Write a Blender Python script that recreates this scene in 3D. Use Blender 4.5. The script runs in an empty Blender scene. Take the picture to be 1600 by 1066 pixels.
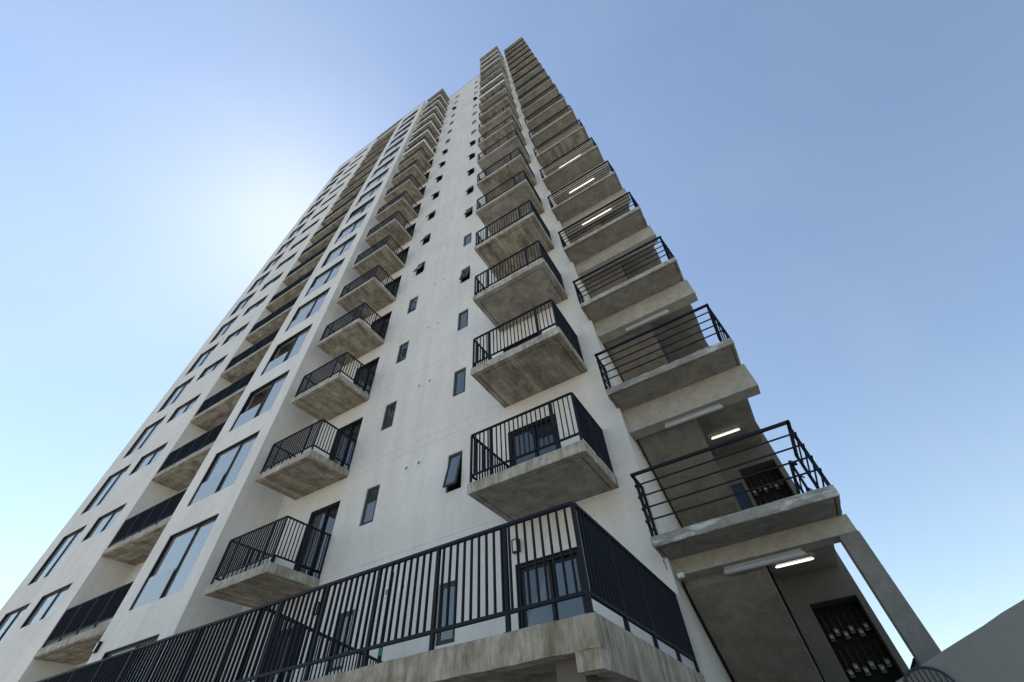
import bpy, bmesh, math, random
from mathutils import Matrix, Vector
random.seed(7)
SC = bpy.context.scene
COL = SC.collection
R = math.radians

# ------------------------------------------------------------------ camera
ZO = 2.6                                    # ground to terrace floor
cam_d = bpy.data.cameras.new('camera')
cam_d.sensor_width = 36.0
cam_d.lens = 14.449
cam_d.clip_start = 0.05
cam_d.clip_end = 3000
cam = bpy.data.objects.new('camera', cam_d)
COL.objects.link(cam)
M = Matrix(((0.85108942, 0.42330698, 0.31057689, 4.186094),
            (0.52220226, -0.62130831, -0.58419242, -7.146013),
            (-0.05432873, 0.65938394, -0.74984079, -1.012157 + ZO),
            (0, 0, 0, 1)))
cam.matrix_world = M
SC.camera = cam

# ------------------------------------------------------------------ sky, sun, exposure
SUN = Vector((-0.548, 0.112, 0.829)).normalized()
elev = math.asin(SUN.z)
azim = math.atan2(SUN.x, SUN.y)             # from +Y towards +X
world = bpy.data.worlds.new('World')
SC.world = world
world.use_nodes = True
wn = world.node_tree.nodes
sky = wn.new('ShaderNodeTexSky')
sky.sky_type = 'NISHITA'
sky.sun_disc = False
sky.sun_elevation = elev
sky.sun_rotation = azim
sky.altitude = 0
sky.air_density = 1.35
sky.dust_density = .22
sky.ozone_density = 2.4
bg = wn['Background']
bg.inputs['Strength'].default_value = 0.13
# thin uneven haze over the whole dome
wt = world.node_tree
tc = wn.new('ShaderNodeTexCoord')
hz = wn.new('ShaderNodeTexNoise')
hz.inputs['Scale'].default_value = 2.1
hz.inputs['Detail'].default_value = 6
hz.inputs['Roughness'].default_value = .55
hz.inputs['Distortion'].default_value = .7
wt.links.new(tc.outputs['Generated'], hz.inputs['Vector'])
hr_ = wn.new('ShaderNodeMapRange')
hr_.inputs['From Min'].default_value = .35
hr_.inputs['From Max'].default_value = .75
hr_.inputs['To Min'].default_value = .14
hr_.inputs['To Max'].default_value = .30
wt.links.new(hz.outputs['Fac'], hr_.inputs['Value'])
grey = wn.new('ShaderNodeHueSaturation')
grey.inputs['Saturation'].default_value = .35
grey.inputs['Value'].default_value = 1.03
wt.links.new(sky.outputs[0], grey.inputs['Color'])
hm = wn.new('ShaderNodeMix')
hm.data_type = 'RGBA'
wt.links.new(hr_.outputs[0], hm.inputs[0])
wt.links.new(sky.outputs[0], hm.inputs[6])
wt.links.new(grey.outputs[0], hm.inputs[7])
tint = wn.new('ShaderNodeMix')               # white balance of the whole dome
tint.data_type = 'RGBA'
tint.blend_type = 'MULTIPLY'
tint.inputs[0].default_value = 1.0
tint.inputs[7].default_value = (.965, .985, .985, 1)
wt.links.new(hm.outputs[2], tint.inputs[6])
wt.links.new(tint.outputs[2], bg.inputs['Color'])
sun_d = bpy.data.lights.new('sun', 'SUN')
sun_d.energy = 3.6
sun_d.angle = R(0.53)
sun_d.color = (1.0, 0.95, 0.87)
sun = bpy.data.objects.new('sun', sun_d)
COL.objects.link(sun)
sun.rotation_euler = SUN.to_track_quat('Z', 'Y').to_euler()
sun.location = SUN * 120
SC.view_settings.view_transform = 'Standard'
SC.view_settings.look = 'None'
SC.view_settings.exposure = 0.5
SC.view_settings.gamma = 1.0
SC.render.engine = 'CYCLES'
SC.cycles.max_bounces = 8
SC.cycles.diffuse_bounces = 5
SC.cycles.transparent_max_bounces = 12

# ------------------------------------------------------------------ materials
def mat(name, color=(.5, .5, .5), rough=.7, metal=0.0, spec=.5):
    m = bpy.data.materials.new(name)
    m.use_nodes = True
    b = m.node_tree.nodes['Principled BSDF']
    b.inputs['Base Color'].default_value = (*color, 1)
    b.inputs['Roughness'].default_value = rough
    b.inputs['Metallic'].default_value = metal
    b.inputs['Specular IOR Level'].default_value = spec
    return m

class NT:
    def __init__(s, m):
        s.t = m.node_tree
        s.b = s.t.nodes['Principled BSDF']
        s.co = s.t.nodes.new('ShaderNodeNewGeometry').outputs['Position']
    def n(s, kind, **kw):
        nd = s.t.nodes.new(kind)
        for k, v in kw.items():
            setattr(nd, k, v)
        return nd
    def l(s, a, b):
        s.t.links.new(a, b)
    def scale(s, v, off=(0, 0, 0), src=None):
        mp = s.n('ShaderNodeMapping')
        mp.inputs['Scale'].default_value = v
        mp.inputs['Location'].default_value = off
        s.l(src or s.co, mp.inputs['Vector'])
        return mp.outputs[0]
    def noise(s, scale, detail=4, rough=.55, vec=None, dist=0.0):
        nd = s.n('ShaderNodeTexNoise')
        nd.inputs['Scale'].default_value = scale
        nd.inputs['Detail'].default_value = detail
        nd.inputs['Roughness'].default_value = rough
        nd.inputs['Distortion'].default_value = dist
        s.l(vec or s.co, nd.inputs['Vector'])
        return nd.outputs['Fac']
    def ramp(s, fac, stops):
        nd = s.n('ShaderNodeValToRGB')
        e = nd.color_ramp.elements
        while len(e) < len(stops):
            e.new(.5)
        for i, (p, c) in enumerate(stops):
            e[i].position = p
            e[i].color = (*c, 1) if len(c) == 3 else c
        s.l(fac, nd.inputs[0])
        return nd.outputs[0]
    def mix(s, a, b, fac, mode='MIX'):
        nd = s.n('ShaderNodeMix', data_type='RGBA', blend_type=mode)
        for sock, v in ((nd.inputs[6], a), (nd.inputs[7], b)):
            if isinstance(v, tuple):
                sock.default_value = (*v, 1)
            else:
                s.l(v, sock)
        if isinstance(fac, (int, float)):
            nd.inputs[0].default_value = fac
        else:
            s.l(fac, nd.inputs[0])
        return nd.outputs[2]
    def bump(s, h, strength, dist=.01, prev=None):
        nd = s.n('ShaderNodeBump')
        nd.inputs['Strength'].default_value = strength
        nd.inputs['Distance'].default_value = dist
        s.l(h, nd.inputs['Height'])
        if prev:
            s.l(prev, nd.inputs['Normal'])
        return nd.outputs[0]

G = lambda v: (v, v, v)

def plaster(name, base, dirt=.10):
    m = mat(name, base, .88, spec=.25)
    q = NT(m)
    big = q.ramp(q.noise(.55, 6, .6), [(.3, G(1 - dirt)), (.68, G(1.03))])
    streak = q.ramp(q.noise(1.0, 5, .6, q.scale((2.6, 2.6, .22))), [(.34, G(.87)), (.58, G(1.0))])
    trowel = q.ramp(q.noise(5.5, 5, .62, dist=1.1), [(.3, G(.935)), (.7, G(1.03))])
    c = q.mix(base, big, 1.0, 'MULTIPLY')
    c = q.mix(c, streak, .55, 'MULTIPLY')
    c = q.mix(c, trowel, 1.0, 'MULTIPLY')
    q.l(c, q.b.inputs['Base Color'])
    b1 = q.bump(q.noise(2.2, 4, .5), .35, .03)
    b2 = q.bump(q.noise(70, 3, .6), .35, .004, b1)
    q.l(b2, q.b.inputs['Normal'])
    return m

def concrete(name, base, stain, stain_amt=.6, board=None, pits=.5, streaks=0.0, efflo=0.0):
    """board: axis along which the form boards run ('x' or 'y')"""
    m = mat(name, base, .85, spec=.25)
    q = NT(m)
    # a different piece of pattern on every object
    oi = q.n('ShaderNodeObjectInfo').outputs['Random']
    add = q.n('ShaderNodeVectorMath', operation='MULTIPLY_ADD')
    add.inputs[1].default_value = (1, 1, 1)
    comb = q.n('ShaderNodeCombineXYZ')
    mul = q.n('ShaderNodeMath', operation='MULTIPLY')
    mul.inputs[1].default_value = 37.0
    q.l(oi, mul.inputs[0])
    q.l(mul.outputs[0], comb.inputs[0]); q.l(mul.outputs[0], comb.inputs[1])
    q.l(q.co, add.inputs[0]); q.l(comb.outputs[0], add.inputs[2])
    v = add.outputs[0]
    n1 = q.noise(1.9, 9, .72, q.scale((1.35, .9, 1) if board == 'y' else (.9, 1.35, 1) if board == 'x' else (1, 1, 1), src=v), .6)
    n2 = q.noise(6.0, 6, .65, v, .3)
    n3 = q.noise(26.0, 4, .6, v)
    c = q.mix(base, stain, q.ramp(n1, [(.40, G(0)), (.66, G(stain_amt))]))
    c = q.mix(c, q.ramp(n2, [(.25, G(.72)), (.75, G(1.18))]), .8, 'MULTIPLY')
    c = q.mix(c, q.ramp(n3, [(.2, G(.86)), (.8, G(1.1))]), .7, 'MULTIPLY')
    nor = None
    if board:
        sc = (1.0, 5.2, 1.0) if board == 'x' else (5.2, 1.0, 1.0)
        st = (.6, 26, 1) if board == 'x' else (26, .6, 1)
        vor = q.n('ShaderNodeTexBrick')
        vor.offset = .37
        vor.inputs['Scale'].default_value = 1.0
        vor.inputs['Color1'].default_value = (.66, .65, .62, 1)
        vor.inputs['Color2'].default_value = (1.16, 1.14, 1.1, 1)
        vor.inputs['Mortar'].default_value = (.42, .40, .38, 1)
        vor.inputs['Mortar Size'].default_value = .006
        vor.inputs['Mortar Smooth'].default_value = .3
        vor.inputs['Brick Width'].default_value = 2.6
        vor.inputs['Row Height'].default_value = .145
        if board == 'y':
            rot = q.n('ShaderNodeMapping')
            rot.inputs['Rotation'].default_value = (0, 0, R(90))
            q.l(v, rot.inputs['Vector'])
            q.l(rot.outputs[0], vor.inputs['Vector'])
        else:
            q.l(v, vor.inputs['Vector'])
        c = q.mix(c, vor.outputs['Color'], .75, 'MULTIPLY')
        grain = q.noise(3.0, 5, .6, q.scale(st, src=v))
        c = q.mix(c, q.ramp(grain, [(.3, G(.78)), (.7, G(1.12))]), .7, 'MULTIPLY')
        nor = q.bump(vor.outputs['Fac'], .5, -.006)
    if streaks:
        s1 = q.noise(1.0, 7, .7, q.scale((7, 7, 1.6), src=v), .4)
        s2 = q.noise(1.0, 3, .6, q.scale((42, 42, 3.0), src=v))
        c = q.mix(c, q.ramp(s1, [(.38, (.50, .44, .35)), (.56, G(1.08))]), streaks, 'MULTIPLY')
        c = q.mix(c, q.ramp(s2, [(.3, G(.80)), (.7, G(1.10))]), streaks, 'MULTIPLY')
    if efflo:
        e1 = q.noise(2.2, 7, .7, q.scale((.8, .8, 2.5), src=v), .6)
        c = q.mix(c, (.52, .52, .50), q.ramp(e1, [(.50, G(0)), (.60, G(efflo))]))
    if pits:
        vp = q.n('ShaderNodeTexVoronoi')
        vp.inputs['Scale'].default_value = 6
        q.l(v, vp.inputs['Vector'])
        msk = q.ramp(vp.outputs['Distance'], [(.05, G(.30)), (.12, G(1))])
        keep = q.ramp(q.noise(3, 3, .5, v), [(.50, G(0)), (.58, G(pits))])
        c = q.mix(c, msk, keep, 'MULTIPLY')
    q.l(c, q.b.inputs['Base Color'])
    nor = q.bump(n2, .3, .012, nor)
    nor = q.bump(n3, .3, .005, nor)
    q.l(nor, q.b.inputs['Normal'])
    return m

def painted(name, base, rough=.5, dust=.2):
    m = mat(name, base, rough, spec=.22)
    q = NT(m)
    n1 = q.ramp(q.noise(9, 5, .65), [(.35, G(0)), (.8, G(dust))])
    c = q.mix(base, tuple(min(1, .05 + b * 1.5) for b in base), n1)
    q.l(c, q.b.inputs['Base Color'])
    return m

def glass(name, tint, ior, body):
    m = bpy.data.materials.new(name)
    m.use_nodes = True
    t = m.node_tree
    t.nodes.remove(t.nodes['Principled BSDF'])
    out = t.nodes['Material Output']
    fr = t.nodes.new('ShaderNodeFresnel'); fr.inputs[0].default_value = ior
    gl = t.nodes.new('ShaderNodeBsdfGlossy'); gl.inputs['Roughness'].default_value = .015
    gl.inputs['Color'].default_value = (1, .975, .91, 1)
    tr = t.nodes.new('ShaderNodeBsdfTransparent'); tr.inputs['Color'].default_value = (*tint, 1)
    df = t.nodes.new('ShaderNodeBsdfDiffuse'); df.inputs['Color'].default_value = (*body, 1)
    m1 = t.nodes.new('ShaderNodeMixShader'); m1.inputs[0].default_value = .3
    m2 = t.nodes.new('ShaderNodeMixShader')
    # faint roller-wave distortion
    ns = t.nodes.new('ShaderNodeTexNoise'); ns.inputs['Scale'].default_value = .9
    geo = t.nodes.new('ShaderNodeNewGeometry')
    t.links.new(geo.outputs['Position'], ns.inputs['Vector'])
    bp = t.nodes.new('ShaderNodeBump'); bp.inputs['Strength'].default_value = .05; bp.inputs['Distance'].default_value = .05
    t.links.new(ns.outputs['Fac'], bp.inputs['Height'])
    t.links.new(bp.outputs[0], gl.inputs['Normal'])
    t.links.new(tr.outputs[0], m1.inputs[1]); t.links.new(df.outputs[0], m1.inputs[2])
    t.links.new(fr.outputs[0], m2.inputs[0]); t.links.new(m1.outputs[0], m2.inputs[1]); t.links.new(gl.outputs[0], m2.inputs[2])
    t.links.new(m2.outputs[0], out.inputs['Surface'])
    return m

def emit(name, color, strength):
    m = mat(name, (.8, .8, .8), .4)
    b = m.node_tree.nodes['Principled BSDF']
    b.inputs['Emission Color'].default_value = (*color, 1)
    b.inputs['Emission Strength'].default_value = strength
    return m

MT = {}
MT['plaster'] = plaster('plaster_white', (.735, .70, .65))
MT['plaster_fascia'] = plaster('plaster_fascia', (.80, .79, .77), .16)
MT['fascia'] = concrete('concrete_fascia', (.47, .44, .375), (.22, .197, .155), .65, streaks=.6, pits=.8)
MT['soffit'] = concrete('concrete_soffit', (.43, .395, .33), (.15, .125, .09), .9, board='y', pits=.5)
MT['soffit_x'] = concrete('concrete_soffit_x', (.42, .385, .32), (.14, .116, .083), .9, board='x', pits=.5)
MT['soffit_smooth'] = concrete('concrete_soffit_smooth', (.36, .34, .295), (.155, .14, .11), .85, pits=.5)
MT['beam'] = concrete('concrete_beam', (.42, .39, .33), (.30, .265, .21), .5, pits=.9)
MT['stair'] = concrete('concrete_stair', (.34, .315, .265), (.18, .16, .125), .85)
MT['stair_patch'] = concrete('concrete_patched', (.30, .285, .25), (.17, .155, .13), .7, efflo=1.0)
MT['terrace'] = concrete('concrete_terrace', (.43, .39, .32), (.24, .20, .14), .7, streaks=.85, pits=.9)
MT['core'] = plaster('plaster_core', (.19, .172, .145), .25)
MT['flight'] = concrete('concrete_flight_shaded', (.29, .265, .22), (.18, .155, .12), .8)  # stair concrete made darker: shade from the enclosing walls put into the colour
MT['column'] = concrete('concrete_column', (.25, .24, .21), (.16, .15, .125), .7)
MT['ramp'] = plaster('plaster_ramp', (.26, .255, .23), .25)
MT['metal'] = painted('metal_navy', (.005, .0078, .0145), .6, .05)
MT['frame'] = painted('frame_black', (.012, .012, .013), .42, .15)
MT['frame_grey'] = painted('frame_grey', (.032, .036, .04), .42, .15)
MT['glass'] = glass('glass_bay', (.62, .72, .76), 3.2, (.66, .71, .72))
MT['glass_guard'] = glass('glass_guard', (.6, .7, .75), 2.4, (.75, .82, .85))
MT['glass_small'] = glass('glass_small', (.45, .52, .55), 2.1, (.10, .14, .165))
MT['glass_door'] = glass('glass_door', (.42, .48, .55), 1.9, (.045, .06, .09))
MT['room'] = mat('room_paint', (.5, .48, .45), .9)
MT['ceiling'] = mat('ceiling_paint', (.62, .60, .56), .9)
MT['curtain'] = mat('curtain_cloth', (.55, .56, .58), .9)
MT['white'] = painted('plastic_white', (.78, .78, .76), .5, .1)
MT['lens_grey'] = mat('lamp_lens', (.66, .66, .65), .35)
MT['tube_off'] = painted('tube_housing', (.42, .43, .44), .45, .2)
MT['tube_on'] = emit('tube_lit', (1.0, .94, .76), 1.25)
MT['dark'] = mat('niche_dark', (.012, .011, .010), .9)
MT['meter'] = mat('meter_body', (.10, .10, .10), .4)
MT['label'] = mat('meter_label', (.40, .38, .35), .6)
MT['copper'] = mat('copper_conduit', (.11, .05, .04), .5)
MT['blue_door'] = painted('door_blue', (.035, .05, .09), .45)
MT['green'] = mat('tape_green', (.03, .30, .22), .6)
MT['net'] = mat('net_green', (.03, .10, .06), .9)
MT['roof'] = concrete('roof_concrete', (.30, .29, .27), (.2, .19, .17), .4)
MT['cap'] = painted('metal_flashing', (.22, .24, .25), .5)

g = mat('ground_paving', (.30, .28, .25), .9)
q = NT(g)
cc = q.ramp(q.noise(.12, 8, .6), [(.3, (.36, .335, .29)), (.7, (.48, .445, .385))])
cc = q.mix(cc, q.ramp(q.noise(14, 5, .6), [(.3, G(.85)), (.7, G(1.1))]), 1.0, 'MULTIPLY')
q.l(cc, q.b.inputs['Base Color'])
MT['ground'] = g

# ------------------------------------------------------------------ mesh helpers
class MB:
    def __init__(s):
        s.v = []; s.f = []; s.m = []
    def quad(s, pts, m=0):
        n = len(s.v)
        s.v += [tuple(p) for p in pts]
        s.f.append(tuple(range(n, n + len(pts)))); s.m.append(m)
        return s
    def box(s, x0, x1, y0, y1, z0, z1, m=0):
        n = len(s.v)
        s.v += [(x, y, z) for z in (z0, z1) for y in (y0, y1) for x in (x0, x1)]
        for f in ((0, 2, 3, 1), (4, 5, 7, 6), (0, 1, 5, 4), (2, 6, 7, 3), (0, 4, 6, 2), (1, 3, 7, 5)):
            s.f.append(tuple(n + i for i in f)); s.m.append(m)
        return s
    def bar(s, p, q, w, h, m=0):
        """box-section bar between two points, w across (horizontal), h tall"""
        p = Vector(p); q = Vector(q)
        d = (q - p).normalized()
        up = Vector((0, 0, 1)) if abs(d.z) < .95 else Vector((0, 1, 0))
        a = d.cross(up).normalized() * (w / 2)
        b = a.normalized().cross(d).normalized() * (h / 2)
        n = len(s.v)
        for e in (p, q):
            s.v += [tuple(e + i * a + j * b) for i, j in ((-1, -1), (1, -1), (1, 1), (-1, 1))]
        for f in ((0, 3, 2, 1), (4, 5, 6, 7), (0, 1, 5, 4), (1, 2, 6, 5), (2, 3, 7, 6), (3, 0, 4, 7)):
            s.f.append(tuple(n + i for i in f)); s.m.append(m)
        return s
    def tube(s, p, q, r, n=10, m=0):
        p = Vector(p); q = Vector(q)
        d = (q - p).normalized()
        up = Vector((0, 0, 1)) if abs(d.z) < .95 else Vector((0, 1, 0))
        a = d.cross(up).normalized(); b = a.cross(d).normalized()
        k = len(s.v)
        for e in (p, q):
            for i in range(n):
                t = 2 * math.pi * i / n
                s.v.append(tuple(e + a * (r * math.cos(t)) + b * (r * math.sin(t))))
        for i in range(n):
            j = (i + 1) % n
            s.f.append((k + i, k + n + i, k + n + j, k + j)); s.m.append(m)
        s.f.append(tuple(k + i for i in range(n))); s.m.append(m)
        s.f.append(tuple(k + n + i for i in range(n - 1, -1, -1))); s.m.append(m)
        return s
    def extrude(s, prof, x0, x1, m=0):
        """polygon in (y, z) pushed along x"""
        n = len(s.v); k = len(prof)
        s.v += [(x0, y, z) for y, z in prof] + [(x1, y, z) for y, z in prof]
        s.f.append(tuple(n + i for i in range(k))); s.m.append(m)
        s.f.append(tuple(n + k + i for i in range(k - 1, -1, -1))); s.m.append(m)
        for i in range(k):
            j = (i + 1) % k
            s.f.append((n + i, n + k + i, n + k + j, n + j)); s.m.append(m)
        return s
    def mesh(s, name, mats, smooth=False):
        me = bpy.data.meshes.new(name)
        me.from_pydata(s.v, [], s.f)
        for mm in mats:
            me.materials.append(MT[mm])
        me.polygons.foreach_set('material_index', s.m)
        bm = bmesh.new(); bm.from_mesh(me)
        bmesh.ops.recalc_face_normals(bm, faces=bm.faces)
        bm.to_mesh(me); bm.free()
        if smooth:
            me.polygons.foreach_set('use_smooth', [True] * len(me.polygons))
        me.update()
        return me
    def build(s, name, mats, parent=None, loc=(0, 0, 0)):
        return link(name, s.mesh(name, mats), parent, loc)

def link(name, me, parent=None, loc=(0, 0, 0)):
    o = bpy.data.objects.new(name, me)
    o.location = loc
    o.parent = parent
    COL.objects.link(o)
    return o

def thing(name, label, cat, loc=(0, 0, 0), group=None):
    o = bpy.data.objects.new(name, None)
    o.empty_display_size = .3
    o.location = loc
    COL.objects.link(o)
    return tag(o, label, cat, group)

def tag(o, label=None, cat=None, group=None, kind=None):
    for k, v in (('label', label), ('category', cat), ('group', group), ('kind', kind)):
        if v:
            o[k] = v
    return o

def slab(x0, x1, y0, y1, zt, t, rnd, jit=.004, groove=.13, mtop=0, mbot=1, nx=18, ny=12):
    """cast slab, worn arrises, drip groove in the underside; back edge (y1) dies into a wall"""
    b = MB()
    def ring(ins, z, j):
        a0, a1, b0 = x0 + ins, x1 - ins, y0 + ins
        pts = [(a0, y1 + (b0 - y1) * i / ny) for i in range(ny + 1)]
        pts += [(a0 + (a1 - a0) * i / nx, b0) for i in range(1, nx + 1)]
        pts += [(a1, b0 + (y1 - b0) * i / ny) for i in range(1, ny + 1)]
        n = len(b.v)
        b.v.extend((x + rnd.uniform(-j, j), y + rnd.uniform(-j, j), z + rnd.uniform(-j, j)) for x, y in pts)
        return n, len(pts)
    spec = [(.012, zt, jit), (.0, zt - .013, jit), (0, zt - t + .012, jit), (.010, zt - t, jit * .7),
            (groove, zt - t, 0), (groove, zt - t + .03, 0), (groove + .024, zt - t + .03, 0), (groove + .024, zt - t, 0)]
    rs = [ring(*r) for r in spec]
    for k in range(len(rs) - 1):
        (a, n), (c, _) = rs[k], rs[k + 1]
        for i in range(n - 1):
            b.f.append((a + i, a + i + 1, c + i + 1, c + i)); b.m.append(mtop if k < 3 else mbot)
    a, n = rs[0]
    b.f.append(tuple(a + i for i in range(n))); b.m.append(mtop)
    a, n = rs[-1]
    b.f.append(tuple(a + i for i in range(n - 1, -1, -1))); b.m.append(mbot)
    zb = zt - t
    g2 = groove + .03
    xf = x0 + (x1 - x0) * rnd.uniform(.38, .62)
    b.box(xf - .005, xf + .005, y0 + g2, y1, zb - .005, zb + .001, mbot)
    yf = y0 + (y1 - y0) * rnd.uniform(.35, .5)
    b.box(x0 + g2, xf - .006, yf - .004, yf + .004, zb - .004, zb + .001, mbot)
    return b

def facade(y, x0, x1, z0, z1, holes, grooves=(), gd=.007):
    """vertical wall in the plane y with real openings and recessed joints"""
    b = MB()
    xs = sorted({x0, x1} | {round(h[0], 4) for h in holes} | {round(h[1], 4) for h in holes})
    zs = sorted({z0, z1} | {round(h[2], 4) for h in holes} | {round(h[3], 4) for h in holes}
                | {round(v, 4) for gr in grooves for v in gr})
    zs = [z for z in zs if z0 <= z <= z1]
    def hole(cx, cz):
        return any(h[0] < cx < h[1] and h[2] < cz < h[3] for h in holes)
    for zi in range(len(zs) - 1):
        cz = (zs[zi] + zs[zi + 1]) / 2
        gr = any(a < cz < c for a, c in grooves)
        yy = y + gd if gr else y
        for xi in range(len(xs) - 1):
            cx = (xs[xi] + xs[xi + 1]) / 2
            if hole(cx, cz):
                continue
            a, c, e, f = xs[xi], xs[xi + 1], zs[zi], zs[zi + 1]
            b.quad([(a, yy, e), (c, yy, e), (c, yy, f), (a, yy, f)])
            if gr:
                b.quad([(a, y, e), (c, y, e), (c, yy, e), (a, yy, e)])
                b.quad([(a, yy, f), (c, yy, f), (c, y, f), (a, y, f)])
    for h in holes:
        a, c, e, f, d = h
        b.quad([(a, y, e), (a, y + d, e), (a, y + d, f), (a, y, f)])
        b.quad([(c, y, e), (c, y + d, e), (c, y + d, f), (c, y, f)])
        b.quad([(a, y, e), (c, y, e), (c, y + d, e), (a, y + d, e)])
        b.quad([(a, y, f), (c, y, f), (c, y + d, f), (a, y + d, f)])
    return b

# ------------------------------------------------------------------ ground
gb = MB().quad([(-700, -700, 0), (700, -700, 0), (700, 700, 0), (-700, 700, 0)])
tag(gb.build('ground', ['ground']), kind='structure')

# ------------------------------------------------------------------ the tower
tower = thing('apartment_tower', 'tall off-white apartment tower with stacked concrete balconies and an open stair on its corner', 'building', (0, 0, ZO))
H = 3.0
N = 19                                       # storeys 0..18, roofs at 19
YB = -1.39                                   # plane of the projecting bay
ROOF = 58.55
ZG = -ZO                                     # ground in tower coordinates
LV = range(N)

# --- measured openings (x0, x1, z0, z1 above each floor)
A_DOOR = (-6.78, -5.57, .03, 2.08)
C_DOOR = (.06, 1.375, .03, 2.0)
WIN_1 = (-4.55, -4.06, 1.02, 2.07)
WIN_2 = (-1.735, -1.285, 1.02, 2.05)
BAY_W = (-11.60, -9.13, .17, 2.24)
W_MID = (-19.64, -17.40, 1.15, 2.19)
W_END = (-22.50, -20.44, .14, 2.16)
LOG = (-16.38, -12.33)

# main recessed wall
holes = []
for k in LV:
    z = k * H
    for o, d in ((A_DOOR, .14), (C_DOOR, .14), (WIN_1, .10), (WIN_2, .10)):
        holes.append((o[0], o[1], z + o[2], z + o[3], d))
gro = []
for k in range(1, N + 1):
    gro += [(k * H - .303, k * H - .292), (k * H - .030, k * H - .020)]
wb = facade(0.0, -8.49, 2.82, ZG, ROOF + .3, holes, gro)
wb.build('wall', ['plaster'], tower)
# right return of that wall along the stair
rb = MB()
rb.quad([(2.82, 0, ZG), (2.82, 5.2, ZG), (2.82, 5.2, 59.4), (2.82, 0, 59.4)])
rb.quad([(2.60, 0, ROOF + .3), (2.82, 0, ROOF + .3), (2.82, 0, 59.4), (2.60, 0, 59.4)])
rb.quad([(2.60, 0, 59.4), (2.82, 0, 59.4), (2.82, 5.2, 59.4), (2.60, 5.2, 59.4)])
rb.quad([(2.60, 0, ROOF), (2.60, 5.2, ROOF), (2.60, 5.2, 59.4), (2.60, 0, 59.4)])
rb.build('wall', ['plaster'], tower)
# bay wall, flank and left block
holes = []
for k in LV:
    z = k * H
    holes.append((BAY_W[0], BAY_W[1], z + BAY_W[2], z + BAY_W[3], .22))
fb = facade(YB, LOG[1], -8.49, ZG, ROOF, holes, gro[1::2], .004)
fb.quad([(-8.49, YB, ZG), (-8.49, .02, ZG), (-8.49, .02, ROOF), (-8.49, YB, ROOF)])
fb.quad([(LOG[1], YB, ZG), (LOG[1], -.2, ZG), (LOG[1], -.2, ROOF), (LOG[1], YB, ROOF)])
fb.build('wall', ['plaster'], tower)
holes = []
for k in LV:
    z = k * H
    for o in (W_MID, W_END):
        holes.append((o[0], o[1], z + o[2], z + o[3], .22))
lb = facade(YB, -23.62, LOG[0], ZG, ROOF, holes)
lb.quad([(LOG[0], YB, ZG), (LOG[0], -.2, ZG), (LOG[0], -.2, ROOF), (LOG[0], YB, ROOF)])
lb.quad([(-23.62, YB, ZG), (-23.62, 14, ZG), (-23.62, 14, ROOF), (-23.62, YB, ROOF)])
lb.quad([(-23.62, 14, ZG), (5.4, 14, ZG), (5.4, 14, ROOF), (-23.62, 14, ROOF)])
lb.quad([(5.4, 4.15, ZG), (5.4, 14, ZG), (5.4, 14, ROOF), (5.4, 4.15, ROOF)])
lb.build('wall', ['plaster'], tower)
# loggia rear wall
LDOOR = (-14.9, -12.9, .05, 2.1)
holes = [(LDOOR[0], LDOOR[1], k * H + LDOOR[2], k * H + LDOOR[3], .12) for k in LV]
facade(-.22, LOG[0], LOG[1], ZG, ROOF, holes).build('wall', ['plaster'], tower)

# roof deck and flashing
rf = MB()
rf.box(-23.5, -8.6, YB + .12, 13.8, ROOF - .5, ROOF - .3)
rf.box(-8.6, 2.6, .12, 13.8, ROOF - .5, ROOF - .28)
rf.box(2.6, 5.3, 5.2, 13.8, ROOF - .5, ROOF - .26)
rf.build('roof', ['roof'], tower)
fl = MB()
fl.box(-23.66, -8.45, YB - .03, YB + .14, ROOF, ROOF + .06)
fl.box(-23.66, -23.5, YB + .14, 13.9, ROOF + .002, ROOF + .058)
fl.box(-8.45, 2.58, -.03, .14, ROOF + .3, ROOF + .36)
fl.build('parapet_flashing', ['cap'], tower)
# top of the loggia recess
MB().box(LOG[0], LOG[1], YB + .003, -.2, ROOF - .62, ROOF - .003).build('lintel', ['plaster'], tower)

# --- rooms: floor plates and a partition that show through the glass
fp = MB()
fp.box(-23.4, -8.7, YB + .26, 5, -.2, .0, 0)
fp.box(-8.7, 2.6, .18, 5, -.2, -.002, 0)
fpm = fp.mesh('floor_plate', ['ceiling'])
for k in range(0, N + 1):
    link('floor_plate', fpm, tower, (0, 0, k * H + (.02 if k < N else -.42)))
pt = MB()
pt.box(-23.4, 2.6, 4.2, 4.35, ZG, ROOF - .6)
for x in (-20.05, -16.75, -12.1, -8.75, -3.6, -2.2, 2.6):
    yy = .2 if x > -8.8 else YB + .3
    pt.box(x, x + .1, yy, 4.2, ZG, ROOF - .6)
pt.build('partition', ['room'], tower)

# ------------------------------------------------------------------ windows
def frame_rect(b, x0, x1, z0, z1, y0, y1, w, m=0):
    b.box(x0, x1, y0, y1, z0, z0 + w, m)
    b.box(x0, x1, y0, y1, z1 - w, z1, m)
    b.box(x0, x0 + w, y0, y1, z0 + w, z1 - w, m)
    b.box(x1 - w, x1, y0, y1, z0 + w, z1 - w, m)

def liner(b, x0, x1, z0, z1, y0, y1, t, m=0):
    """black box lining the reveal (sill left plain)"""
    b.box(x0 + .002, x1 - .002, y0, y1, z1 - t, z1 - .002, m)
    b.box(x0 + .002, x0 + t, y0, y1, z0 + .002, z1 - t, m)
    b.box(x1 - t, x1 - .002, y0, y1, z0 + .002, z1 - t, m)

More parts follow.
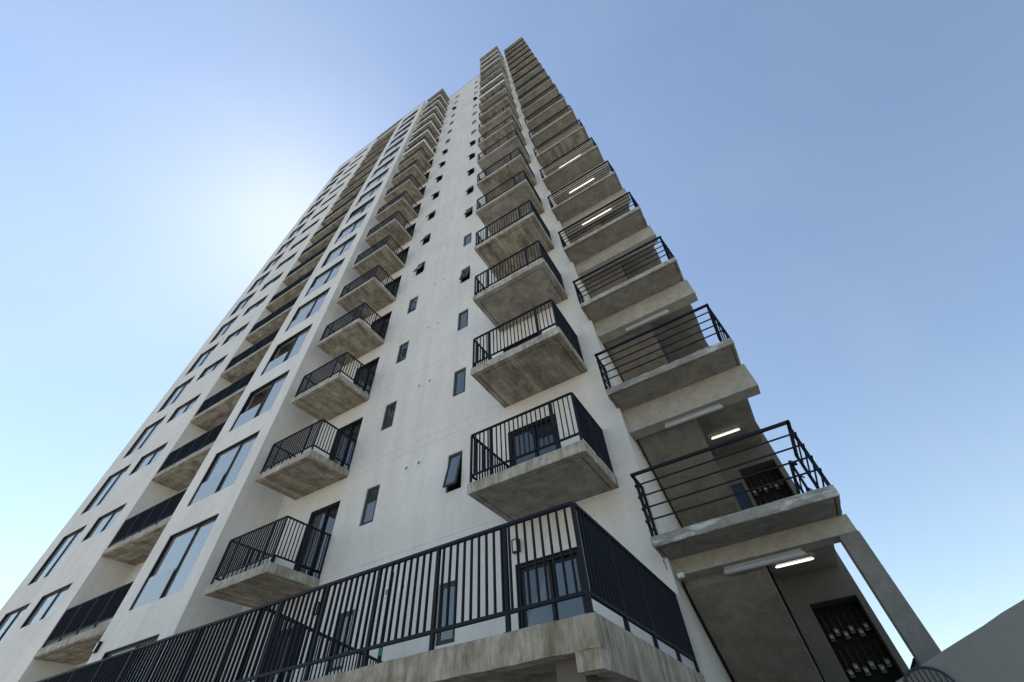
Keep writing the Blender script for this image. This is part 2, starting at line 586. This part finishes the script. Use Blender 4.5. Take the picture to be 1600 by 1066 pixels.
def two_pane(o, y, split, inset, meshes):
    """fixed frame, mullion and two panes"""
    x0, x1, z0, z1 = o
    b = MB()
    liner(b, x0, x1, z0, z1, y + .012, y + inset, .022)
    frame_rect(b, x0 + .024, x1 - .024, z0 + .004, z1 - .024, y + inset - .06, y + inset + .01, .045)
    xm = x0 + (x1 - x0) * split
    b.box(xm - .028, xm + .028, y + inset - .05, y + inset + .006, z0 + .05, z1 - .07)
    meshes['frame'] = b.mesh('window', ['frame'])
    for nm, a, c, yy in (('pl', x0 + .07, xm - .029, y + inset - .03), ('pr', xm + .029, x1 - .07, y + inset - .012)):
        p = MB().box(a, c, yy, yy + .008, z0 + .05, z1 - .07)
        meshes[nm] = p.mesh('pane', ['glass'])
    return meshes

bay = two_pane(BAY_W, YB, .56, .125, {})
mid = two_pane(W_MID, YB, .52, .125, {})
end = two_pane(W_END, YB, .52, .125, {})
for k in LV:
    for st in (bay, mid, end):
        w = link('window', st['frame'], tower, (0, 0, k * H))
        if not (st is bay and k in (3, 4, 9)):       # some leaves stand slid open
            link('pane', st['pl'], w)
        link('pane', st['pr'], w)
# the bay windows keep a low white guard panel behind the sliding leaf
gp = MB()
gp.box(BAY_W[0] + .03, BAY_W[0] + 1.35, YB + .045, YB + .055, .2, 1.02)
gpm = gp.mesh('guard_panel', ['glass_guard'])
for k in LV:
    if k not in (7, 13):
        link('guard_panel', gpm, tower, (0, 0, k * H))

def small_window(o, opened):
    x0, x1, z0, z1 = o
    b = MB()
    frame_rect(b, x0 + .003, x1 - .003, z0 + .003, z1 - .003, .035, .085, .034)
    fr = b.mesh('window', ['frame_grey'])
    s = MB()
    h = (z1 - z0) - .076
    w = (x1 - x0) - .076
    # sash modelled around its top hinge
    frame_rect(s, -w / 2, w / 2, -h, 0, -.022, .018, .04, 0)
    s.box(-w / 2 + .04, w / 2 - .04, -.006, .002, -h + .04, -.04, 1)
    sash = s.mesh('sash', ['frame_grey', 'glass_small'])
    return fr, sash, ((x0 + x1) / 2, .055, z1 - .038)

OPEN1 = {5: 15, 6: 16, 7: 17, 8: 18, 9: 18, 10: 17, 11: 16, 16: 15}
OPEN2 = {1: 13, 4: 12, 6: 14, 7: 15, 8: 18, 9: 18, 10: 17, 15: 16}
for o, op in ((WIN_1, OPEN1), (WIN_2, OPEN2)):
    fr, sash, hinge = small_window(o, False)
    for k in LV:
        w = link('window', fr, tower, (0, 0, k * H))
        s = link('sash', sash, w, hinge)
        if k in op:
            s.rotation_euler = (-R(op[k]), 0, 0)
            st = MB()
            a = R(op[k]); h = .62
            st.bar((o[0] + .05, .055, hinge[2] - .45), (o[0] + .05, .055 - h * math.sin(a), hinge[2] - h * math.cos(a)), .012, .012)
            st.bar((o[1] - .05, .055, hinge[2] - .45), (o[1] - .05, .055 - h * math.sin(a), hinge[2] - h * math.cos(a)), .012, .012)
            st.build('stay', ['frame_grey'], w)

def sliding_door(o, y, dep):
    x0, x1, z0, z1 = o
    b = MB()
    liner(b, x0, x1, z0, z1, y + .01, y + dep, .02)
    frame_rect(b, x0 + .022, x1 - .022, z0 + .004, z1 - .022, y + .04, y + dep + .03, .05)
    fr = b.mesh('door', ['frame'])
    xm = (x0 + x1) / 2
    lv = []
    for a, c, yy in ((x0 + .074, xm + .03, y + .075), (xm - .03, x1 - .074, y + .115)):
        s = MB()
        frame_rect(s, a, c, z0 + .056, z1 - .076, yy, yy + .034, .055)
        s.box(a + .055, c - .055, yy + .014, yy + .022, z0 + .111, z1 - .131, 1)
        lv.append(s.mesh('door_leaf', ['frame', 'glass_door']))
    return fr, lv
for o, y in ((A_DOOR, 0), (C_DOOR, 0), (LDOOR, -.22)):
    fr, lv = sliding_door(o, y, .14 if y == 0 else .12)
    for k in LV:
        d = link('door', fr, tower, (0, 0, k * H))
        for l in lv:
            link('door_leaf', l, d)
# curtains just inside some balcony doors
cu = MB()
for i in range(14):
    x = i * .045
    cu.quad([(x, .02 * (i % 2), 0), (x + .045, .02 * ((i + 1) % 2), 0), (x + .045, .02 * ((i + 1) % 2), 1.9), (x, .02 * (i % 2), 1.9)])
cum = cu.mesh('curtain', ['curtain'])
for k, x in ((1, -6.2), (2, -6.25), (3, -6.3), (5, -6.2), (1, .2), (3, .55), (4, .3)):
    link('curtain', cum, tower, (x, .42, k * H + .05))

# ventilation outlets
vb = MB()
frame_rect(vb, -.095, .095, -.095, .095, -.014, .0, .042, 0)
vb.box(-.053, .053, -.003, .001, -.053, .053, 1)
for i in range(4):
    vb.bar((-.053, -.006, -.035 + i * .025), (.053, -.006, -.035 + i * .025), .006, .006, 0)
vm = vb.mesh('vent', ['white', 'frame_grey'])
for k in LV:
    for x in (-3.15, -2.72):
        link('vent', vm, tower, (x, -.002, k * H + 2.21))

# ------------------------------------------------------------------ balconies and railings
AX0, AX1, AY = -7.83, -5.53, -1.43
CX0, CX1, CY = 0.0, 2.37, -1.49
T = .215
RH, RB = 1.09, .165                          # top and bottom rail heights
PW, PD = .0135, .032                          # picket section
PITCH = .098
rest_pickets = MB()                          # all pickets beyond the nearest railings
picket_x = MB().box(-PW / 2, PW / 2, -PD / 2, PD / 2, 0, 1).mesh('picket', ['metal'])
picket_y = MB().box(-PD / 2, PD / 2, -PW / 2, PW / 2, 0, 1).mesh('picket', ['metal'])

def railing(runs, z, posts, single, rh=RH, rb=RB, pitch=PITCH, pw=.038):
    """runs: list of ((x,y),(x,y)); posts: list of (x,y)"""
    b = MB()
    for (a, c) in runs:
        b.bar((a[0], a[1], rh - .016), (c[0], c[1], rh - .016), .042, .032)
        b.bar((a[0], a[1], rb), (c[0], c[1], rb), .036, .03)
    for x, y in posts:
        b.box(x - pw / 2, x + pw / 2, y - pw / 2, y + pw / 2, .0, rh - .034)
        b.box(x - pw, x + pw, y - pw * .6, y + pw * .6, .0, .006)
    o = b.build('railing', ['metal'], tower, (0, 0, z))
    for (a, c) in runs:
        L = math.dist(a, c)
        n = max(1, round(L / pitch))
        alongx = abs(a[0] - c[0]) > abs(a[1] - c[1])
        for i in range(1, n):
            x = a[0] + (c[0] - a[0]) * i / n
            y = a[1] + (c[1] - a[1]) * i / n
            if any(abs(x - p[0]) < .03 and abs(y - p[1]) < .03 for p in posts):
                continue
            if single:
                pk = link('picket', picket_x if alongx else picket_y, o, (x, y, rb + .014))
                pk.scale = (1, 1, rh - rb - .045)
            else:
                w, d = (PW / 2, PD / 2) if alongx else (PD / 2, PW / 2)
                rest_pickets.box(x - w, x + w, y - d, y + d, z + rb + .014, z + rh - .031)
    return o

def u_rail(x0, x1, yf, z, single, ins=.045):
    a, c, f = x0 + ins, x1 - ins, yf + ins
    w = c - a
    posts = [(a, f), (c, f), (a + w * .2, f), (a + w * .8, f), (a, f / 2), (c, f / 2), (a, -.03), (c, -.03)]
    return railing([((a, -.005), (a, f)), ((a, f), (c, f)), ((c, f), (c, -.005))], z, posts, single)

for k in range(1, N):
    z = k * H
    up = k >= 12
    for (x0, x1, yf, seed, bot) in ((AX0, AX1, AY, 100, 'soffit'), (CX0, CX1, CY, 200, 'soffit' if k % 2 == 0 else 'soffit_smooth')):
        rnd = random.Random(seed + k)
        white = up and not (x0 == CX0 and k in (14, 15))
        s = slab(x0, x1, yf, .02, z + (.16 if white else 0), T + (.22 if white else 0), rnd, .0045)
        s.build('balcony_slab', ['plaster_fascia' if white else 'fascia', bot], tower)
        u_rail(x0, x1, yf, z + (.16 if white else 0), k == 1)
# roofs over the two balcony stacks
for (x0, x1, yf, seed) in ((AX0, AX1, AY, 1), (CX0, CX1, CY, 2)):
    slab(x0 - .05, x1 + .05, yf - .03, .02, N * H + .22, .34, random.Random(seed), .004).build('balcony_roof', ['roof', 'soffit_smooth'], tower)

# loggias in the left block
for k in range(0, N):
    z = k * H
    b = MB()
    b.box(LOG[0] + .002, LOG[1] - .002, YB + .006, -.2, z - .19, z + .045, 0)
    b.build('balcony_slab', ['soffit_x'], tower)
    e = MB().box(LOG[0] + .003, LOG[1] - .003, YB - .012, YB + .005, z - .15, z + .05)
    e.build('slab_edge', ['fascia'], tower)
    xs = [LOG[0] + .03 + (LOG[1] - LOG[0] - .06) * i / 4 for i in range(5)]
    railing([((LOG[0] + .01, YB + .045), (LOG[1] - .01, YB + .045))], z + .05, [(x, YB + .045) for x in xs], False, rh=1.08)

# ------------------------------------------------------------------ terrace at the foot
TX0, TX1, TY = -13.0, 2.80, -3.52
rnd = random.Random(5)
tb = MB()
tb.box(TX0, TX1 - .03, TY + .16, -.002, -.2, -.004, 0)
tb.build('terrace_slab', ['soffit_x'], tower)
def rough_beam(x0, x1, y0, y1, z0, z1, nx, jit):
    """cast edge beam with uneven arrises"""
    b = MB()
    n = len(b.v)
    for i in range(nx + 1):
        x = x0 + (x1 - x0) * i / nx
        j = lambda: rnd.uniform(-jit, jit)
        b.v += [(x, y0 + j(), z0 + j()), (x, y0 + j(), z1 - .014 + j()), (x, y0 + .016 + j(), z1 + j()), (x, y1, z1), (x, y1, z0)]
    for i in range(nx):
        for s in range(5):
            t = (s + 1) % 5
            b.f.append((n + 5 * i + s, n + 5 * i + t, n + 5 * i + 5 + t, n + 5 * i + 5 + s)); b.m.append(0)
    b.f.append(tuple(n + i for i in range(5))); b.m.append(0)
    b.f.append(tuple(n + 5 * nx + 4 - i for i in range(5))); b.m.append(0)
    return b
rough_beam(TX0, TX1, TY, TY + .158, -.235, 0.0, 150, .004).build('edge_beam', ['terrace'], tower)
eb = MB()
eb.box(TX1 - .16, TX1 - .002, TY + .16, -.003, -.36, -.001)
eb.box(2.585, TX1 - .003, TY + .003, TY + .155, -.365, -.237)
eb.build('edge_beam', ['terrace'], tower)
pw_ = MB()
pw_.box(TX0 + .3, 2.45, -1.1, -.9, ZG, -.202)
pw_.box(2.3, 2.55, -3.3, -3.05, ZG, -.202)
pw_.box(-3.9, -3.65, -3.3, -3.05, ZG, -.202)
pw_.box(-10.1, -9.85, -3.3, -3.05, ZG, -.202)
pw_.build('podium_wall', ['core'], tower)
# railings of the terrace: panels about 0.85 m between posts
fy, sx = TY + .045, TX1 - .045
px = [sx]
x = 1.964
while x > TX0:
    px.append(x); x -= .855
py = [fy + (0 - fy) * i / 4 for i in range(1, 5)]
railing([((TX0 + .03, fy), (sx, fy))], 0, [(x, fy) for x in px], True, rh=.955, rb=.155, pitch=.0925, pw=.038)
railing([((sx, fy + .03), (sx, -.01))], 0, [(sx, y) for y in py[:-1]] + [(sx, -.03)], True, rh=.955, rb=.155, pitch=.0925, pw=.038)
# divider between two flats' terraces
dv = MB()
A_, B_ = Vector((-1.86, -3.44, 0)), Vector((-2.92, -.05, 0))
for z_ in (.94, .155):
    dv.bar(A_ + Vector((0, 0, z_)), B_ + Vector((0, 0, z_)), .04, .032)
for i in range(0, 5):
    p = A_.lerp(B_, i / 4)
    dv.box(p.x - .02, p.x + .02, p.y - .02, p.y + .02, 0, .925)
for i in range(1, 36):
    p = A_.lerp(B_, i / 36)
    dv.box(p.x - .009, p.x + .009, p.y - .009, p.y + .009, .17, .925)
dv.build('railing', ['metal'], tower)

# the many far pickets stay real bars, joined
tag(rest_pickets.build('picket_rows', ['metal'], tower), kind='stuff')

# ------------------------------------------------------------------ stair on the corner
SX0, SX1, SY = 2.76, 5.31, -.54
NS = 20
for k in range(1, NS + 1):
    zt = k * H - 1.40
    rnd = random.Random(300 + k)
    top = k == NS
    b = slab(SX0, SX1, SY, .9, zt + (.35 if top else 0), .30 if top else .15, rnd, .005, groove=.05, nx=30)
    b.build('landing', ['stair_patch' if k < 3 else 'fascia', 'stair' if k != 7 else 'soffit'], tower)
    if top:
        break
    d = .38 if k == 1 else .70
    bm_ = MB().box(SX0 + .062, 5.355, .16, .46, zt - d, zt - .145)
    bm_.build('beam', ['beam'], tower)
# square column under the first landing
cb = MB()
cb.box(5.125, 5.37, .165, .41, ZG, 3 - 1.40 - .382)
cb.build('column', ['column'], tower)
# flights: the long one descends to the back on the wall side, the short one climbs beside it
prof = []
nst = 15; rise = 2.55 / nst; go = 4.1 / nst
y, z = .5, 0.0
prof.append((.46, 0.0))
for i in range(nst):
    prof.append((y + go * i, -rise * i)); prof.append((y + go * i, -rise * (i + 1)))
prof.append((y + 4.1, -2.55)); prof.append((y + 4.1, -.44 - .62 * (y + 4.1 - .36) + .02)); prof.append((.46, -.44 - .62 * .1))
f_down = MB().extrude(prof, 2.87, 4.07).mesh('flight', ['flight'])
prof = [(.46, 0.0)]
for i in range(3):
    prof.append((.62 + .28 * i, .15 * i)); prof.append((.62 + .28 * i, .15 * (i + 1)))
prof += [(1.5, .45), (1.5, .28), (.46, -.38)]
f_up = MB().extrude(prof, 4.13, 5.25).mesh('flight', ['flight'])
b_land = MB().box(4.13, 5.30, 1.502, 3.998, .28, .448).mesh('landing', ['stair'])
hr = MB()
hr.bar((4.085, 1.5, .95 - .56), (4.085, 4.5, .95 - 2.42), .03, .045)
hr.bar((4.085, 1.5, .55 - .56), (4.085, 4.5, .55 - 2.42), .015, .02)
for i in range(4):
    yy = 1.55 + i * .9
    hr.bar((4.085, yy, -.62 * (yy - .5) - .05), (4.085, yy, .95 - .62 * (yy - .6)), .03, .03)
hrm = hr.mesh('handrail', ['metal'])
sr = MB()
for dz, w in ((.98, .05), (.72, .02), (.48, .02), (.24, .02)):
    sr.bar((5.275, 1.05, dz + .14), (5.275, 1.5, dz + .40), w, w)
    sr.bar((5.275, 1.5, dz + .42), (5.275, 3.97, dz + .42), w, w)
for yy, z0 in ((1.5, .45), (2.3, .45), (3.1, .45), (3.9, .45)):
    sr.bar((5.275, yy, z0 - .02), (5.275, yy, z0 + .95), .04, .04)
srm = sr.mesh('handrail', ['metal'])
for k in range(0, NS):
    zt = k * H - 1.40
    if k >= 1:
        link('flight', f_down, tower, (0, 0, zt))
        if k == 1:
            link('handrail', hrm, tower, (0, 0, zt))
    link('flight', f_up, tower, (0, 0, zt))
    link('landing', b_land, tower, (0, 0, zt))
    if k < 6:
        link('handrail', srm, tower, (0, 0, zt))
# back of the stair: wall with meter niches, and the wall behind the long flight
holes = [(4.46, 5.30, k * H - .93, k * H + 1.35, .45) for k in range(0, NS)]
holes += [(4.10, 4.38, k * H - .93, k * H + 1.03, .06) for k in range(1, 6)]
bw = facade(4.0, 4.06, 5.41, ZG, 58.4, holes)
bw.quad([(5.41, 4.0, ZG), (5.41, 4.6, ZG), (5.41, 4.6, 58.4), (5.41, 4.0, 58.4)])
bw.quad([(4.06, 4.0, ZG), (4.06, 5.2, ZG), (4.06, 5.2, 58.4), (4.06, 4.0, 58.4)])
bw.quad([(2.82, 5.2, ZG), (4.06, 5.2, ZG), (4.06, 5.2, 58.4), (2.82, 5.2, 58.4)])
bw.quad([(4.06, 4.0, 58.4), (5.41, 4.0, 58.4), (5.41, 5.2, 58.4), (4.06, 5.2, 58.4)])
bw.build('wall', ['core'], tower)
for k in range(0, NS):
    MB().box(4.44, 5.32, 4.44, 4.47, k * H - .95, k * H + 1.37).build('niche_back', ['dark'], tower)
for k in range(1, 4):
    d = MB()
    d.box(4.103, 4.377, 4.03, 4.055, k * H - .925, k * H + 1.026)
    d.box(4.12, 4.14, 4.0, 4.03, k * H + .02, k * H + .14)
    d.build('door', ['blue_door'], tower)

# stair railings: five horizontal bars turning round the corners
def stair_rail(k):
    zt = k * H - 1.40
    b = MB()
    x0, x1, f = SX0 + .012, SX1 - .012, SY + .012
    r0 = .13 if k == 1 else .02                 # bars overhang the posts on the lowest landing
    for i, hgt in enumerate((1.04, .84, .64, .44, .24)):
        w = .045 if i == 0 else .02
        b.bar((x0, f, hgt), (x1, f, hgt), w, w)
        b.bar((x0, f - w / 2, hgt), (x0, .0, hgt), w, w)
        b.bar((x1, f - w / 2, hgt), (x1, .62, hgt), w, w)
    for x, y in ((x0, f + r0 + .05), (x1, f + r0 + .05), (x0, -.02), (x1, .6)):
        b.box(x - .022, x + .022, y - .022, y + .022, -.002, 1.02)
    return b.build('railing', ['metal'], tower, (0, 0, zt))
for k in range(1, NS):
    stair_rail(k)

# ------------------------------------------------------------------ loose and hung things
W = lambda x, y, z: (x, y, z + ZO)
def tube_light(x0, x1, y, z, lit, label, group):
    t = thing('tube_light', label, 'light', W((x0 + x1) / 2, y, z), group)
    h = (x1 - x0) / 2
    MB().box(-h + .03, h - .03, -.03, .03, .03, .056).build('housing', ['tube_off'], t)
    b = MB()
    n = 12; rr = .020 if lit else .04
    xs = [(-h, .25), (-h + .012, .7), (-h + .035, 1), (h - .035, 1), (h - .012, .7), (h, .25)]
    for x, f in xs:
        for i in range(n):
            a = 2 * math.pi * i / n
            b.v.append((x, rr * 1.15 * f * math.cos(a), rr * f * math.sin(a) - .004))
    for k_ in range(len(xs) - 1):
        for i in range(n):
            j = (i + 1) % n
            b.f.append((k_ * n + i, k_ * n + j, (k_ + 1) * n + j, (k_ + 1) * n + i)); b.m.append(0)
    b.f.append(tuple(range(n))); b.m.append(0)
    b.f.append(tuple((len(xs) - 1) * n + i for i in range(n))); b.m.append(0)
    link('diffuser', b.mesh('diffuser', ['tube_on' if lit else 'tube_off'], True), t)
    return t
ordn = {1: 'lowest', 2: 'second', 3: 'third', 4: 'fourth', 5: 'fifth', 6: 'sixth', 7: 'seventh', 8: 'eighth', 9: 'ninth', 10: 'tenth'}
for k in range(1, 11):
    zt = k * H - 1.40 - (.38 if k == 1 else .70)
    tube_light(3.5, 4.65, .31, zt - .058, k in (5, 6, 7),
               ('lit white' if k in (5, 6, 7) else 'unlit grey') + ' tube light under the %s stair landing beam counted from the ground' % ordn[k],
               'tube lights under the stair landings')
for k, w in ((0, 'lower'), (1, 'upper')):
    tube_light(4.2, 4.9, 3.0, k * H + 1.88 - .058, True,
               'short lit tube light on the ceiling above the %s meter niche' % w, 'tube lights over the meter niches')

def wall_lamp(x, y, z, label):
    t = thing('wall_lamp', label, 'lamp', W(x, y, z), 'wall lamps of the terraces')
    b = MB()
    frame_rect(b, -.075, .075, -.12, .12, -.085, .0, .018)
    b.box(-.075, .075, -.012, -.002, -.102, .102)
    b.build('housing', ['frame'], t)
    c = MB().box(-.056, .056, -.075, -.013, -.101, .101)
    c.build('lens', ['lens_grey'], t)
wall_lamp(.13, 0, 2.31, 'small rectangular lamp on the white wall beside the glazed terrace door')
wall_lamp(-12.14, YB, 2.43, 'small rectangular lamp on the corner of the projecting bay')
wall_lamp(-5.32, 0, 2.31, 'small rectangular lamp on the wall behind the terrace divider rail')

jb = MB()
jb.box(-.05, .05, -.03, .03, -.03, .03)
jb.tube((0, -.03, 0), (0, -.05, 0), .022, 10)
tag(jb.build('junction_box', ['white'], None, W(2.91, .12, 1.20)), 'small white junction box at the end of the lowest stair beam', 'junction box')
cbw = MB()
pts = [(2.79, -.14, 1.52), (2.775, -.17, 1.43), (2.80, -.16, 1.40), (2.785, -.20, 1.33), (2.80, -.18, 1.31), (2.795, -.2, 1.22)]
for a, c in zip(pts, pts[1:]):
    cbw.tube(W(*a), W(*c), .007, 6)
tag(cbw.build('hanging_cable', ['frame']), 'short black cable end hanging off the lowest stair landing', 'cable')
cbl = MB()
pts = [(2.86, .3, 1.15), (2.845, .5, 1.12), (2.84, .7, .95), (2.84, 1.0, .74), (2.84, 1.5, .44), (2.84, 2.1, .06), (2.84, 3.0, -.5)]
for a, c in zip(pts, pts[1:]):
    cbl.tube(W(*a), W(*c), .016, 8)
tag(cbl.build('power_cable', ['frame']), 'thick black cable running down the wall beside the lowest flight', 'cable')

po = thing('pole', 'black pole wrapped with a green tape band behind the terrace railing', 'pole', W(.27, -3.3, 0))
MB().tube((0, 0, 0), (0, 0, .93), .022, 12).build('shaft', ['frame'], po)
MB().tube((0, 0, .115), (0, 0, .20), .0235, 12).build('tape_band', ['green'], po)

# electricity meters in the two lowest niches
body = MB().box(-.05, .05, -.09, 0, -.08, .07)
body.tube((0, -.09, .0), (0, -.14, .0), .045, 14)
body = body.mesh('body', ['meter'])
lab = MB().box(-.035, .035, -.1425, -.1405, -.03, .03).mesh('dial', ['label'])
cond = MB().tube((0, -.03, .08), (0, -.03, .42), .012, 8).mesh('conduit', ['copper'])
for k, w in ((0, 'lower'), (1, 'upper')):
    for row in range(2):
        for i in range(6):
            t = thing('electric_meter', 'round electricity meter on the back board of the %s stair niche' % w, 'meter',
                      W(4.56 + i * .128, 4.43, k * H + .86 - row * .55 + (.05 if i % 2 else -.02)), 'meters in the %s niche' % w)
            t.scale = (.82, 1, .82)
            link('body', body, t); link('dial', lab, t); link('conduit', cond, t)

# green debris net still strung over the top of the loggia stack
nb = MB()
n0 = len(nb.v)
for i in range(41):
    x = LOG[0] - .1 + 4.3 * i / 40
    sag = .10 * math.sin(i * 1.7) + .06 * math.sin(i * .6)
    nb.v += [(x, YB - .05 - .02 * math.sin(i), ROOF - .02), (x, YB - .06 + .02 * math.cos(i * 1.3), ROOF - .75 + sag)]
for i in range(40):
    nb.f.append((n0 + 2 * i, n0 + 2 * i + 2, n0 + 2 * i + 3, n0 + 2 * i + 1)); nb.m.append(0)
tag(nb.build('debris_net', ['net'], None, (0, 0, ZO)), 'strip of dark green debris net along the roof edge above the loggias', 'net')

# ------------------------------------------------------------------ parapet of the entrance ramp
YR = -1.5
wl = MB()
s = .32
def rz(x): return -.325 + s * (x - 5.10)
prof = [(4.55, ZG), (12.0, ZG), (12.0, rz(12.0)), (4.55, rz(4.55))]
n = 40
vv = wl.v
for yy in (YR, YR + .18):
    for i in range(n + 1):
        x = 4.55 + (12 - 4.55) * i / n
        vv.append((x, yy + random.uniform(-.003, .003), rz(x) + random.uniform(-.004, .004)))
    for i in range(n + 1):
        x = 4.55 + (12 - 4.55) * i / n
        vv.append((x, yy, ZG - .02))
m1 = n + 1
for i in range(n):
    wl.f.append((i, i + 1, m1 + i + 1, m1 + i)); wl.m.append(0)
    o2 = 2 * m1
    wl.f.append((o2 + i + 1, o2 + i, o2 + m1 + i, o2 + m1 + i + 1)); wl.m.append(0)
    wl.f.append((i + 1, i, o2 + i, o2 + i + 1)); wl.m.append(0)
wl.f.append((0, m1, o2 + m1, o2)); wl.m.append(0)
wl.f.append((n, o2 + n, o2 + m1 + n, m1 + n)); wl.m.append(0)
tag(wl.build('ramp_wall', ['ramp'], None, (0, 0, ZO)), 'sloping grey plastered parapet wall in front of the stair foot', 'wall')
# arched iron guard fixed before the parapet
ig = thing('iron_guard', 'small dark iron guard with an arched top before the grey parapet', 'guard', W(4.87, YR - .06, -.96))
arc = []
for i in range(13):
    a = math.pi * (1 - i / 12)
    arc.append((.17 * math.cos(a), 0, .42 + .13 * math.sin(a)))
b = MB()
for a, c in zip(arc, arc[1:]):
    b.tube(a, c, .011, 8)
b.build('arched_rail', ['frame_grey'], ig)
for i in range(1, 9):
    x = -.17 + .34 * i / 9
    h = .42 + .13 * math.sqrt(max(0, 1 - (x / .17) ** 2))
    MB().tube((x, 0, -.6), (x, 0, h - .004), .006, 6).build('bar', ['frame_grey'], ig)
